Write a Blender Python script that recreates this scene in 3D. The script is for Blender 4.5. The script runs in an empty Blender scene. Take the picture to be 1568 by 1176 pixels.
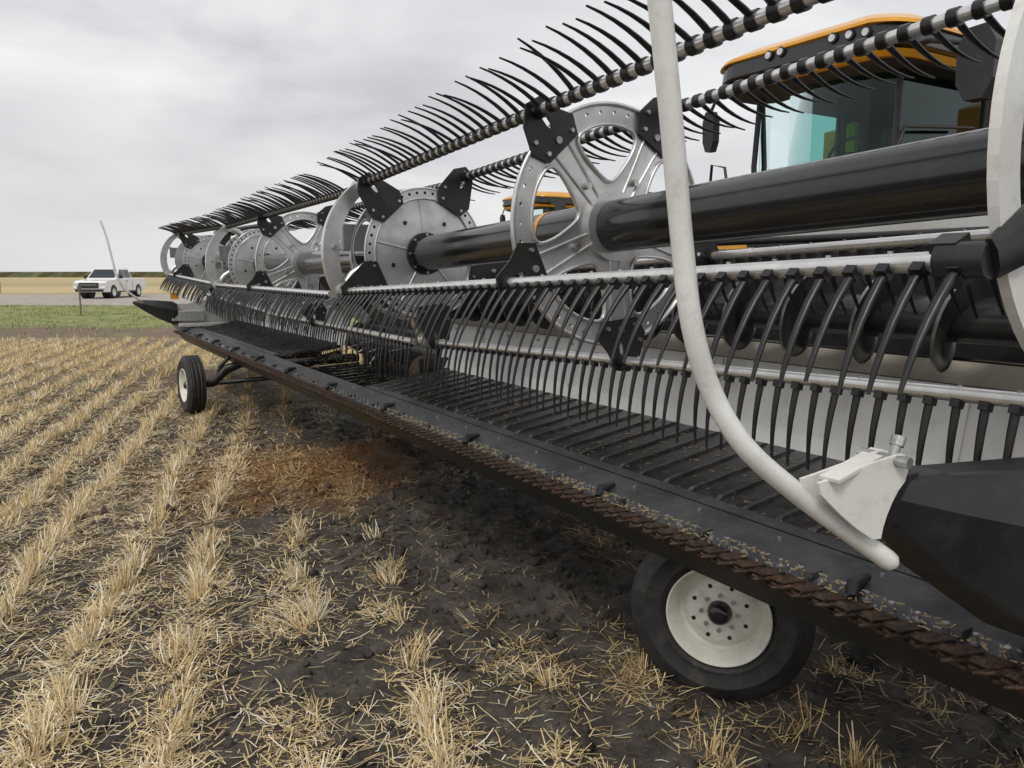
import bpy, math, random
import numpy as np
from mathutils import Vector, Matrix
random.seed(4); RNG=np.random.default_rng(7)
scene=bpy.context.scene
R=math.radians
# ------------------------------------------------------------------ materials
def nodes_of(name):
    m=bpy.data.materials.new(name); m.use_nodes=True
    nt=m.node_tree; return m,nt,nt.nodes,nt.links,nt.nodes['Principled BSDF']
def pm(name,c1,c2=None,scale=8,rough=.5,metal=0,bump=0,bscale=None,rvar=.12,coat=0,detail=4,lo=.35,hi=.65,spec=None,dust=None):
    m,nt,N,L,b=nodes_of(name)
    if c2 is None: c2=tuple(x*.8 for x in c1)
    tc=N.new('ShaderNodeTexCoord'); no=N.new('ShaderNodeTexNoise'); no.inputs['Scale'].default_value=scale; no.inputs['Detail'].default_value=detail
    L.new(tc.outputs['Object'],no.inputs['Vector'])
    cr=N.new('ShaderNodeValToRGB'); cr.color_ramp.elements[0].position=lo; cr.color_ramp.elements[1].position=hi
    cr.color_ramp.elements[0].color=(*c1,1); cr.color_ramp.elements[1].color=(*c2,1)
    L.new(no.outputs['Fac'],cr.inputs['Fac'])
    out=cr.outputs['Color']
    if dust:
        n3=N.new('ShaderNodeTexNoise'); n3.inputs['Scale'].default_value=dust[2] if len(dust)>2 else 22; n3.inputs['Detail'].default_value=7; n3.inputs['Roughness'].default_value=.75
        L.new(tc.outputs['Object'],n3.inputs['Vector'])
        r3=N.new('ShaderNodeMapRange'); r3.inputs['From Min'].default_value=.5; r3.inputs['From Max'].default_value=.8
        r3.inputs['To Max'].default_value=dust[1]
        L.new(n3.outputs['Fac'],r3.inputs['Value'])
        mx=N.new('ShaderNodeMixRGB'); mx.inputs[2].default_value=(*dust[0],1)
        L.new(r3.outputs[0],mx.inputs[0]); L.new(out,mx.inputs[1]); out=mx.outputs[0]
    L.new(out,b.inputs['Base Color'])
    mr=N.new('ShaderNodeMapRange'); mr.inputs['To Min'].default_value=max(0,rough-rvar); mr.inputs['To Max'].default_value=min(1,rough+rvar)
    L.new(no.outputs['Fac'],mr.inputs['Value']); L.new(mr.outputs[0],b.inputs['Roughness'])
    b.inputs['Metallic'].default_value=metal
    if coat: b.inputs['Coat Weight'].default_value=coat; b.inputs['Coat Roughness'].default_value=.12
    if bump:
        bn=N.new('ShaderNodeTexNoise'); bn.inputs['Scale'].default_value=bscale or scale*4; bn.inputs['Detail'].default_value=3
        L.new(tc.outputs['Object'],bn.inputs['Vector'])
        bp=N.new('ShaderNodeBump'); bp.inputs['Strength'].default_value=bump; bp.inputs['Distance'].default_value=.01
        L.new(bn.outputs['Fac'],bp.inputs['Height']); L.new(bp.outputs[0],b.inputs['Normal'])
    return m
M={}
M['black']=pm('black_paint',(.009,.010,.011),(.014,.014,.015),3,.20,0,0,rvar=.08,coat=.35,dust=((.12,.11,.095),.22,30))
M['blackmat']=pm('black_powder',(.012,.012,.013),(.022,.022,.023),5,.42,0,.04,dust=((.13,.11,.08),.22,14))
M['plastic']=pm('finger_plastic',(.009,.0095,.011),(.018,.018,.020),20,.36,0,0)
M['galv']=pm('galvanised_steel',(.74,.735,.72),(.58,.575,.56),9,.33,.75,.02,dust=((.36,.32,.25),.25,9))
M['alu']=pm('aluminium_tube',(.78,.78,.77),(.66,.65,.63),14,.28,.7,.02,dust=((.33,.29,.23),.25))
M['sheet']=pm('back_sheet_grey',(.66,.65,.62),(.56,.54,.51),2,.40,.1,.02,dust=((.30,.26,.2),.4,7))
M['beige']=pm('dusty_ledge',(.46,.41,.33),(.34,.30,.23),6,.7,0,.05)
M['white']=pm('white_paint',(.84,.83,.79),(.77,.75,.70),7,.33,0,.02,coat=.2,dust=((.40,.34,.26),.5,26))
M['rim']=pm('rim_white',(.78,.76,.69),(.68,.65,.56),8,.42,0,.02,dust=((.30,.24,.17),.6,12))
M['rust']=pm('rusty_steel',(.095,.052,.030),(.028,.022,.019),30,.55,.4,.5,dust=((.26,.17,.09),.6,40))
M['deck']=pm('draper_belt',(.020,.020,.021),(.045,.044,.042),9,.22,0,.05,rvar=.18,dust=((.18,.16,.13),.45))
M['slat']=pm('draper_slat',(.035,.036,.038),(.075,.074,.072),14,.25,0,.05,rvar=.15,dust=((.22,.19,.15),.5))
M['lip']=pm('cutter_lip',(.050,.054,.061),(.080,.082,.086),5,.36,.2,.03,dust=((.26,.22,.17),.45))
M['tyre']=pm('tyre_rubber',(.014,.014,.014),(.026,.025,.024),12,.62,0,.08,dust=((.14,.115,.085),.5,8))
M['bolt']=pm('zinc_bolt',(.6,.6,.6),(.4,.39,.38),30,.3,.8)
M['yellow']=pm('yellow_paint',(.74,.34,.010),(.64,.29,.010),2,.3,0,.0,coat=.3)
M['auger']=pm('auger_steel',(.028,.029,.031),(.06,.06,.06),6,.24,.3,.02)
M['augeredge']=pm('auger_flight_edge',(.38,.38,.38),(.22,.22,.22),16,.35,.7)
M['chrome']=pm('lamp_lens',(.8,.8,.8),(.6,.6,.6),30,.15,.3)
M['grey']=pm('hose_grey',(.30,.33,.34),(.4,.42,.43),9,.4,.3)
M['truckwhite']=pm('truck_white',(.84,.84,.84),(.80,.80,.80),2,.25,0,0,coat=.5)
M['truckglass']=pm('truck_glass',(.02,.03,.035),(.03,.04,.045),2,.08,0,0)
M['wood']=pm('weathered_post',(.2,.17,.13),(.12,.1,.08),10,.85,0,.2)
M['orange']=pm('orange_marker',(.75,.33,.03),None,5,.4)
M['interior']=pm('cab_interior',(.02,.02,.02),(.035,.035,.035),5,.7)
M['hiviz']=pm('hiviz_cloth',(.5,.6,.02),None,5,.8)
M['straws']=pm('straw_crumbs',(.50,.38,.20),(.34,.24,.12),40,.7)
def glassmat():
    m,nt,N,L,b=nodes_of('tinted_glass')
    tr=N.new('ShaderNodeBsdfTransparent'); tr.inputs[0].default_value=(.40,.70,.67,1)
    gl=N.new('ShaderNodeBsdfGlossy'); gl.inputs['Roughness'].default_value=.03; gl.inputs['Color'].default_value=(.8,.95,.95,1)
    fr=N.new('ShaderNodeFresnel'); fr.inputs['IOR'].default_value=1.45
    mx=N.new('ShaderNodeMixShader'); L.new(fr.outputs[0],mx.inputs[0]); L.new(tr.outputs[0],mx.inputs[1]); L.new(gl.outputs[0],mx.inputs[2])
    L.new(mx.outputs[0],N['Material Output'].inputs['Surface']); return m
M['glass']=glassmat()
# ------------------------------------------------------------------ mesh builder
class MB:
    def __init__(s): s.v=[];s.f=[];s.m=[];s.sm=[];s.mats=[]
    def mi(s,k):
        if k not in s.mats: s.mats.append(k)
        return s.mats.index(k)
    def add(s,vs,fs,mk,smooth=False):
        o=len(s.v); s.v.extend([tuple(v) for v in vs]); i=s.mi(mk)
        for f in fs: s.f.append(tuple(o+j for j in f)); s.m.append(i); s.sm.append(smooth)
    def sweep(s,pts,rad,mk,n=12,caps=True,flat=None,ref=None):
        pts=[Vector(p) for p in pts]; k=len(pts)
        if not hasattr(rad,'__len__'): rad=[rad]*k
        vs=[];prev=None
        for i,p in enumerate(pts):
            t=(pts[min(i+1,k-1)]-pts[max(i-1,0)]).normalized()
            if ref is not None: u=Vector(ref)
            elif prev is None: u=Vector((0,0,1)) if abs(t.z)<.9 else Vector((1,0,0))
            else: u=prev
            u=(u-t*u.dot(t)).normalized(); prev=u; w=t.cross(u)
            ru,rw=(rad[i],rad[i]) if flat is None else (rad[i],rad[i]*flat)
            for j in range(n):
                a=2*math.pi*(j+.5)/n
                vs.append(p+u*math.cos(a)*ru+w*math.sin(a)*rw)
        fs=[(i*n+j,i*n+(j+1)%n,(i+1)*n+(j+1)%n,(i+1)*n+j) for i in range(k-1) for j in range(n)]
        s.add(vs,fs,mk,n>5)
        if caps:
            s.add(vs[:n],[tuple(range(n-1,-1,-1))],mk); s.add(vs[-n:],[tuple(range(n))],mk)
    def cyl(s,p0,p1,r,mk,n=14,r1=None): s.sweep([p0,p1],[r,r if r1 is None else r1],mk,n)
    def box(s,c,size,mk,rot=None,bev=0):
        hx,hy,hz=[x/2 for x in size]; c=Vector(c); vs=[]
        for x in(-hx,hx):
            for y in(-hy,hy):
                for z in(-hz,hz):
                    v=Vector((x,y,z)); 
                    if rot is not None: v=rot@v
                    vs.append(c+v)
        s.add(vs,[(0,1,3,2),(4,6,7,5),(0,4,5,1),(2,3,7,6),(0,2,6,4),(1,5,7,3)],mk)
    def prism(s,poly,f0,f1,mk):
        n=len(poly); vs=[f0(*p) for p in poly]+[f1(*p) for p in poly]
        s.add(vs,[tuple(range(n-1,-1,-1)),tuple(range(n,2*n))]+[(i,(i+1)%n,n+(i+1)%n,n+i) for i in range(n)],mk)
    def lathe(s,o,ax,prof,mk,n=40):
        o=Vector(o);ax=Vector(ax).normalized();u=Vector((0,0,1));u=(u-ax*u.dot(ax)).normalized();w=ax.cross(u);vs=[]
        for r,h in prof:
            for j in range(n):
                a=2*math.pi*j/n; vs.append(o+ax*h+(u*math.cos(a)+w*math.sin(a))*r)
        s.add(vs,[(i*n+j,i*n+(j+1)%n,(i+1)*n+(j+1)%n,(i+1)*n+j) for i in range(len(prof)-1) for j in range(n)],mk,True)
    def plate(s,polys,thick,mapf,mk):
        cu=bpy.data.curves.new('c','CURVE'); cu.dimensions='2D'; cu.fill_mode='BOTH'; cu.extrude=thick/2
        for P in polys:
            sp=cu.splines.new('POLY'); sp.points.add(len(P)-1); sp.use_cyclic_u=True
            for i,(x,y) in enumerate(P): sp.points[i].co=(x,y,0,1)
        ob=bpy.data.objects.new('c',cu); scene.collection.objects.link(ob)
        dg=bpy.context.evaluated_depsgraph_get(); me=bpy.data.meshes.new_from_object(ob.evaluated_get(dg))
        s.add([mapf(*v.co) for v in me.vertices],[tuple(p.vertices) for p in me.polygons],mk)
        bpy.data.objects.remove(ob); bpy.data.curves.remove(cu); bpy.data.meshes.remove(me)
    def obj(s,name,parent=None,bevel=0):
        me=bpy.data.meshes.new(name); me.from_pydata(s.v,[],s.f)
        for k in s.mats: me.materials.append(M[k])
        me.polygons.foreach_set('material_index',s.m); me.polygons.foreach_set('use_smooth',s.sm); me.update()
        ob=bpy.data.objects.new(name,me); scene.collection.objects.link(ob)
        if parent: ob.parent=parent
        if bevel:
            b=ob.modifiers.new('b','BEVEL'); b.width=bevel; b.segments=2; b.limit_method='ANGLE'
        return ob
def empty(name,loc,rz):
    e=bpy.data.objects.new(name,None); e.location=loc; e.rotation_euler=(0,0,rz); scene.collection.objects.link(e); return e
def circ(cx,cy,r,n=32,ph=0): return [(cx+r*math.cos(2*math.pi*i/n+ph),cy+r*math.sin(2*math.pi*i/n+ph)) for i in range(n)]
def chaikin(P,it=2):
    for _ in range(it):
        Q=[]
        for i in range(len(P)):
            a=P[i];b=P[(i+1)%len(P)]
            Q+= [(a[0]*.75+b[0]*.25,a[1]*.75+b[1]*.25),(a[0]*.25+b[0]*.75,a[1]*.25+b[1]*.75)]
        P=Q
    return P
def spline(pts,n=8):
    out=[];P=[Vector(p) for p in pts]
    for i in range(len(P)-1):
        p0=P[max(i-1,0)];p1=P[i];p2=P[i+1];p3=P[min(i+2,len(P)-1)]
        for j in range(n):
            t=j/n; out.append(.5*((2*p1)+(p2-p0)*t+(2*p0-5*p1+4*p2-p3)*t*t+(3*p1-p0-3*p2+p3)*t**3))
    out.append(P[-1]); return out
# ------------------------------------------------------------------ camera
cam=bpy.data.cameras.new('cam'); co=bpy.data.objects.new('camera',cam); scene.collection.objects.link(co)
co.location=(0,0,1.7); co.rotation_euler=(R(81.8),0,0); cam.sensor_width=36; cam.lens=27.09; cam.clip_end=5000; cam.clip_start=.05
scene.camera=co
# ------------------------------------------------------------------ header  (local x = rearwards, y = along the header away from camera)
HD=empty('draper_header',(0,0,0),R(31.5))
def axis(s):
    a=1.888+.031*s
    if s<4.55: z=.245-.036*(s-.7)
    elif s<8.95: z=.09
    else: z=.10+.022*(s-8.95)
    return a,z+1.7
SEC=[(.74,4.46),(4.64,8.80),(8.98,13.3)]
ANG=[60,132,204,276,348]
FB={60:(-28,0),132:(147,172),204:(224,252),276:(252,274),348:(285,312)}
def batp(s,k,r=.54):
    a,z=axis(s); t=R(ANG[k]); return Vector((a+r*math.cos(t),s,z+r*math.sin(t)))
tubes=MB(); bats=MB(); fing=MB()
for (s0,s1) in SEC:
    p=[axis(s0),axis(s1)]
    tubes.cyl((p[0][0],s0,p[0][1]),(p[1][0],s1,p[1][1]),.1,'black',48)
for s in (2.86,6.1,10.2):
    a,z=axis(s); a2,z2=axis(s+.035); tubes.cyl((a,s,z),(a2,s+.035,z2),.1025,'yellow',48)
for k,A in enumerate(ANG):
    for (s0,s1) in SEC:
        bats.cyl(batp(s0,k),batp(s1,k),.0195,'alu',16)
        s=s0+.03; seq=0
        while s<s1-.02:
            b=batp(s,k); lo,hi=FB[A]
            jit=random.gauss(0,2.2); L=.28*random.uniform(.97,1.02); n=6
            if A==132 and random.random()<.03: jit+=random.choice((-12,9))
            pts=[b.copy()]; p=b.copy(); off=random.gauss(0,.005)
            for i in range(n):
                t=R(lo+(hi-lo)*(i+.5)/n+jit); p=p+Vector((math.cos(t)*L/n,off/n,math.sin(t)*L/n)); pts.append(p.copy())
            fing.sweep(pts,[.012,.0118,.0108,.0095,.008,.0065,.0045],'plastic',6,flat=.62,ref=(0,1,0))
            if A in(60,132):
                bats.cyl(b+Vector((0,-.015,0)),b+Vector((0,.015,0)),.0255,'plastic',12)
            else:
                t=R(lo); d=Vector((math.cos(t),0,math.sin(t)))
                bats.box(b+d*.017,(.036,.024,.028),'plastic',Matrix.Rotation(-t,3,'Y'))
                if seq%2==0:
                    u=Vector((0,0,1)); bats.cyl(b+u*.015,b+u*.024,.006,'bolt',6)
            s+=.071; seq+=1
tubes.obj('reel_centre_tube',HD); bats.obj('reel_bats',HD); fing.obj('reel_fingers',HD)
# discs
discs=MB()
def mapdisc(s):
    a,z=axis(s)
    return lambda x,y,w:(a+x,s+w,z+y)
def spoked(s,r=.465,mk='galv'):
    wins=[]
    for i in range(5):
        c=R(ANG[0]+36+72*i)
        P=[]
        for rr,da in ((.375,-24),(.388,-12),(.390,0),(.388,12),(.375,24),(.30,24),(.20,13),(.165,0),(.20,-13),(.30,-24)):
            P.append((rr*math.cos(c+R(da)),rr*math.sin(c+R(da))))
        wins.append(chaikin(P,2))
    holes=[circ(r*.93*math.cos(2*math.pi*i/40),r*.93*math.sin(2*math.pi*i/40),.0085,8) for i in range(40)]
    discs.plate([circ(0,0,r,72)]+wins+holes,.012,mapdisc(s),mk)
    f=mapdisc(s)
    for w in wins:
        P=[Vector(f(x,y,-.012)) for x,y in w]; P.append(P[0]); discs.sweep(P,.007,mk,6,caps=False)
    P=[Vector(f(x,y,-.008)) for x,y in circ(0,0,r,72)]; P.append(P[0]); discs.sweep(P,.009,mk,6,caps=False)
    for i in range(5):
        t=R(ANG[0]+72*i)
        for dd in(-.022,.022):
            discs.sweep([f(.13*math.cos(t)-dd*math.sin(t),.13*math.sin(t)+dd*math.cos(t),-.008),f(.37*math.cos(t)-1.8*dd*math.sin(t),.37*math.sin(t)+1.8*dd*math.cos(t),-.008)],.006,mk,6)
        for q in(.2,.41):
            x,y=q*math.cos(t),q*math.sin(t); discs.cyl(f(x,y,-.03),f(x,y,0),.014,'bolt',8)
    discs.cyl(f(0,0,-.03),f(0,0,.03),.135,mk,36)
def closed(s,r=.385):
    f=mapdisc(s)
    discs.plate([circ(0,0,r*.86,60)],.008,mapdisc(s+.006),'galv')
    holes=[circ(r*.93*math.cos(2*math.pi*i/44),r*.93*math.sin(2*math.pi*i/44),.0095,8) for i in range(44)]
    discs.plate([circ(0,0,r,72),circ(0,0,r*.845,60)]+holes,.014,f,'galv')
    discs.plate([circ(0,0,r*.99,60),circ(0,0,r*.87,60)],.003,mapdisc(s+.016),'blackmat')
    P=[Vector(f(x,y,-.006)) for x,y in circ(0,0,r*.845,60)]; P.append(P[0]); discs.sweep(P,.006,'galv',6,caps=False)
    P=[Vector(f(x,y,-.004)) for x,y in circ(0,0,r,72)]; P.append(P[0]); discs.sweep(P,.007,'galv',6,caps=False)
    for i in range(5):
        t=R(24+72*i); discs.sweep([f(.12*math.cos(t),.12*math.sin(t),.0),f(r*.84*math.cos(t),r*.84*math.sin(t),.0)],.006,'galv',6)
        t+=R(30); x,y=.22*math.cos(t),.22*math.sin(t); discs.cyl(f(x,y,-.002),f(x,y,.004),.013,'blackmat',10)
    discs.cyl(f(0,0,-.02),f(0,0,.03),.125,'blackmat',30)
    for i in range(8):
        t=R(45*i); x,y=.113*math.cos(t),.113*math.sin(t); discs.cyl(f(x,y,-.032),f(x,y,0),.008,'bolt',6)
def brackets(s,r0=.42,mk='blackmat'):
    for k,A in enumerate(ANG):
        t=R(A); c,sn=math.cos(t),math.sin(t)
        P=[(r0-.05,-.085),(r0+.02,-.115),(.50,-.07),(.575,-.04),(.59,.03),(.535,.09),(r0+.02,.125),(r0-.05,.085)]
        P=[(x*c-y*sn,x*sn+y*c) for x,y in P]
        slot=chaikin([(.46,-.014),(.52,-.014),(.52,.008),(.46,.008)],1); slot=[(x*c-y*sn,x*sn+y*c) for x,y in slot]
        f=mapdisc(s-.018); discs.plate([P,slot],.009,f,mk)
        for x,y in((r0-.02,-.07),(r0-.02,.07),(r0+.045,.09),(.555,.02)):
            X,Y=x*c-y*sn,x*sn+y*c; discs.cyl(f(X,Y,-.016),f(X,Y,0),.009,'bolt',6)
        b=batp(s-.018,k); discs.cyl(b+Vector((0,-.03,0)),b+Vector((0,.03,0)),.030,mk,14)
def crescents(s):
    for k in range(5):
        A=ANG[k]; P=[]
        for i in range(13):
            q=i/12; t=R(A-10+q*108); rr=.55+.055*math.sin(math.pi*q); P.append((rr*math.cos(t),rr*math.sin(t)))
        for i in range(12,-1,-1):
            q=i/12; t=R(A-10+q*108); rr=.49+.02*math.sin(math.pi*q); P.append((rr*math.cos(t),rr*math.sin(t)))
        f=mapdisc(s)
        if k in(1,):
            discs.plate([chaikin(P,1)],.045,f,'galv')
            for q in(.05,.5,.93):
                t=R(A-10+q*108); discs.cyl(f(.535*math.cos(t),.535*math.sin(t),-.04),f(.535*math.cos(t),.535*math.sin(t),0),.016,'bolt',8)
        t=R(A); x,y=.53*math.cos(t),.53*math.sin(t); discs.cyl(f(x,y,-.05),f(x,y,.05),.045,'galv',18)
        discs.sweep([f(.3*math.cos(t-.25),.3*math.sin(t-.25),.02),f(.43*math.cos(t-.12),.43*math.sin(t-.12),.02),f(x,y,.02)],[.03,.035,.03],'galv',8,flat=.5)
spoked(2.45);brackets(2.45)
closed(4.3);spoked(4.52,.40);crescents(4.42);brackets(4.3,.36)
spoked(7.0,.45);brackets(7.0)
closed(8.7);closed(9.1);crescents(8.8)
closed(12.4);brackets(12.4,.36)
f=mapdisc(.73)
discs.plate([circ(0,0,.50,72),circ(0,0,.43,72)],.02,f,'white')
for k,A in enumerate(ANG):
    t=R(A)
    discs.sweep([f(.05*math.cos(t),.05*math.sin(t),-.015),f(.35*math.cos(t),.35*math.sin(t),-.02),f(.54*math.cos(t),.54*math.sin(t),-.01)],[.11,.065,.04],'blackmat',8,flat=.35,ref=(math.sin(t),0,-math.cos(t)))
    b=batp(.78,k); discs.cyl(b+Vector((0,-.06,0)),b+Vector((0,.03,0)),.034,'blackmat',18)
    b=batp(.80,k); discs.box(b+Vector((.02,0,.0)),(.05,.05,.09),'blackmat',Matrix.Rotation(-t,3,'Y'))
a,z=axis(13.3)
discs.plate([circ(0,0,.40,50)],.02,mapdisc(13.32),'galv'); crescents(13.38)
discs.obj('reel_discs',HD)
# reel support arms
arms=MB()
for s in(.52,4.55,8.88,13.5):
    a,z=axis(s)
    arms.sweep([(3.35,s,2.02),(2.9,s,z+.22),(2.4,s,z+.16),(a,s,z)],[.07,.065,.055,.06],'blackmat' if s<1 else 'grey',4,flat=.7)
    arms.cyl((a,s-.06,z),(a,s+.06,z),.13,'blackmat',24)
    arms.cyl((3.2,s+.05,1.6),(2.55,s+.05,z+.08),.028,'blackmat',12)
    if s>1:
        arms.box((a-.32,s-.03,z+.12),(.26,.03,.16),'grey'); arms.cyl((a-.45,s,z+.2),(a-.12,s,z+.1),.02,'bolt',10)
        arms.box((a-.22,s+.02,z-.02),(.3,.09,.07),'blackmat')
arms.obj('reel_arms',HD,.006)
# cutter bar + deck
S0,S1=.55,13.85
cb=MB()
def ext(poly,s0,s1,mk,mb=cb): mb.prism(poly,lambda a,z:(a,s0,z),lambda a,z:(a,s1,z),mk)
ext([(1.965,.745),(2.02,.775),(2.17,.800),(2.19,.79),(2.10,.70),(2.0,.69)],S0,S1,'lip')
ext([(1.915,.742),(1.935,.752),(1.972,.750),(1.99,.71),(1.94,.715)],S0,S1,'rust')
ext([(1.99,.69),(2.12,.70),(2.2,.60),(2.05,.58)],S0,S1,'blackmat')
i=0; s=S0
while s<S1:
    j=random.uniform(-.006,.006)
    cb.add([(1.965,s,.7575),(1.965,s+.07,.7575),(1.890+j,s+.035,.7535),(1.965,s,.7535),(1.965,s+.07,.7535),(1.890+j,s+.035,.7495)],[(0,1,2),(5,4,3),(0,2,5,3),(2,1,4,5)],'rust')
    cb.sweep([(1.975,s+.005,.728),(1.92,s+.028,.738),(1.888+j,s+.065,.728)],[.012,.010,.005],'rust',6)
    cb.sweep([(1.985,s-.01,.708),(1.94,s+.035,.706),(1.908,s+.085,.733)],[.010,.010,.006],'rust',6)
    if s<7: 
        cb.cyl((1.99,s+.036,.758),(1.985,s+.036,.783+random.uniform(0,.006)),.0075 if i%2 else .009,'bolt',6)
        if i%2: cb.cyl((1.985,s+.036,.757),(1.985,s+.036,.766),.014,'bolt',10)
    if i%5==0: cb.cyl((2.12,s,.79),(2.119,s,.80),.008,'bolt',8)
    if i%6==0: cb.box((1.995,s,.775),(.05,.028,.018),'lip')
    s+=.0762;i+=1
for q in range(11):
    s=1.3+q*1.2; cb.sweep([(1.96,s,.765),(1.99,s+.02,.79),(2.06,s+.02,.80)],[.016,.022,.012],'blackmat',8)
for q in range(600):
    s=random.uniform(.7,5); a=random.uniform(1.955,2.0)
    t=random.uniform(0,6.28); l=random.uniform(.003,.012)
    cb.box((a,s,.766+(a-1.965)*.5),(.003,l*2,.003),'straws',Matrix.Rotation(t,3,'Z'))
cb.obj('cutter_bar',HD)
dk=MB()
def deck(s0,s1):
    ext([(2.19,.79),(2.95,.905),(2.95,.87),(2.19,.74)],s0,s1,'deck',dk)
    s=s0+.04
    z=lambda a:.79+(a-2.19)*.1513
    while s<s1-.05:
        w=.022; e0=random.uniform(0,.03)
        P=[(2.235+e0,z(2.235+e0)),(2.26+e0,z(2.26+e0)+.011),(2.88,z(2.88)+.011),(2.91,z(2.91))]
        dk.prism(P,lambda a,zz:(a,s,zz),lambda a,zz:(a,s+w,zz),'slat')
        if random.random()<.5:
            aa=random.uniform(2.25,2.8); dk.cyl((aa,s-.03,z(aa)+.001),(aa,s-.03,z(aa)+.006),.005,'bolt',6)
        s+=.152
    ext([(2.175,.803),(2.235,.812),(2.235,.80),(2.18,.795)],s0,s1,'lip',dk)
    for q in range(420):
        s=random.uniform(s0,min(s1,5)); aa=random.uniform(2.22,2.9); t=random.uniform(0,6.28)
        dk.box((aa,s,z(aa)+.003),(.003,random.uniform(.006,.03),.002),'straws',Matrix.Rotation(t,3,'Z'))
    for q in np.arange(s0+.6,s1,1.1): dk.box((2.55,q,.72),(.7,.08,.12),'blackmat')
    for q in(s0+.03,s1-.03): dk.cyl((2.2,q,.77),(2.95,q,.88),.04,'blackmat',16)
deck(S0,5.8); deck(8.6,S1)
dk.obj('draper_deck',HD)
ct=MB()
ext([(2.3,.62),(3.1,.66),(3.1,.60),(2.3,.56)],5.86,8.55,'deck',ct)
for s in np.arange(5.95,8.5,.2): ct.box((2.7,s,.66),(.75,.03,.03),'deck',Matrix.Rotation(R(-3),3,'Y'))
ct.cyl((3.15,6.1,.98),(3.15,8.3,.98),.2,'auger',26)
for q in range(40):
    t=random.uniform(0,6.28); s=6.15+q*.055; ct.cyl((3.15+.2*math.cos(t),s,.98+.2*math.sin(t)),(3.15+.3*math.cos(t),s,.98+.3*math.sin(t)),.01,'bolt',6)
ct.cyl((2.85,5.88,.84),(2.85,6.12,.84),.15,'rust',24); ct.box((2.85,5.86,.84),(.34,.03,.3),'blackmat')
ct.cyl((2.1,8.45,.71),(3.1,8.45,.74),.05,'black',20)
ct.obj('feed_draper',HD,.0)
bk=MB()
for s0,s1 in((S0,6.0),(8.4,S1)):
    ext([(2.93,.90),(2.955,.90),(3.03,1.27),(3.005,1.27)],s0,s1,'sheet',bk)
    ext([(3.005,1.275),(3.03,1.27),(3.16,1.34),(3.14,1.35)],s0,s1,'beige',bk)
    ext([(2.90,.885),(2.94,.89),(2.945,.96),(2.935,.965)],s0,s1,'sheet',bk)
    for s in np.arange(s0+.2,s1,.42):
        bk.cyl((2.925,s,.925),(2.938,s,.925),.009,'bolt',8); bk.cyl((2.985,s,1.235),(3.0,s,1.235),.009,'bolt',8)
    for s in np.arange(s0+1.0,s1,1.25): ext([(2.930,.97),(2.945,.97),(3.008,1.265),(2.993,1.265)],s,s+.05,'sheet',bk)
ext([(3.15,.62),(3.18,.62),(3.18,1.5),(3.15,1.5)],6.0,8.4,'blackmat',bk)
bk.cyl((3.50,S0,1.66),(3.50,S1,1.66),.13,'blackmat',28)
ext([(3.17,1.36),(3.20,1.36),(3.30,1.80),(3.27,1.80)],S0,S1,'blackmat',bk)
bk.box((3.30,7.2,1.90),(.16,13.3,.05),'sheet'); bk.box((3.42,7.2,1.98),(.05,13.3,.05),'alu')
bk.cyl((3.12,S0,1.86),(3.12,S1,1.86),.018,'blackmat',10); bk.cyl((3.08,S0,1.81),(3.08,S1,1.80),.014,'blackmat',10)
for s in np.arange(.9,13.8,.85):
    bk.box((3.40,s,1.76),(.07,.06,.30),'blackmat'); bk.box((3.30,s,1.4),(.06,.07,.4),'blackmat')
ext([(3.2,1.30),(3.45,1.30),(3.45,1.35),(3.2,1.35)],S0,S1,'blackmat',bk)
ext([(3.25,.80),(3.40,.80),(3.40,.98),(3.25,.98)],S0,S1,'blackmat',bk)
bk.obj('header_back_frame',HD)
au=MB()
for s0,s1 in((.7,6.8),(7.6,13.7)):
    au.cyl((2.88,s0,1.53),(2.88,s1,1.53),.085,'auger',30)
    pit=.33; n=int((s1-s0)/pit*32); va=[];vb=[];sg=1 if s0<5 else -1
    for i in range(n+1):
        t=2*math.pi*i/32*sg; s=s0+i/32*pit; c,q=math.cos(t),math.sin(t)
        va+=[(2.88+.08*c,s,1.53+.08*q),(2.88+.20*c,s,1.53+.20*q)]
        vb+=[(2.88+.20*c,s-.006,1.53+.20*q),(2.88+.20*c,s+.007,1.53+.20*q)]
    fs=[(i*2,i*2+1,i*2+3,i*2+2) for i in range(n)]
    au.add(va,fs,'auger',True); au.add(vb,fs,'augeredge',True)
au.obj('cross_auger',HD)
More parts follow.
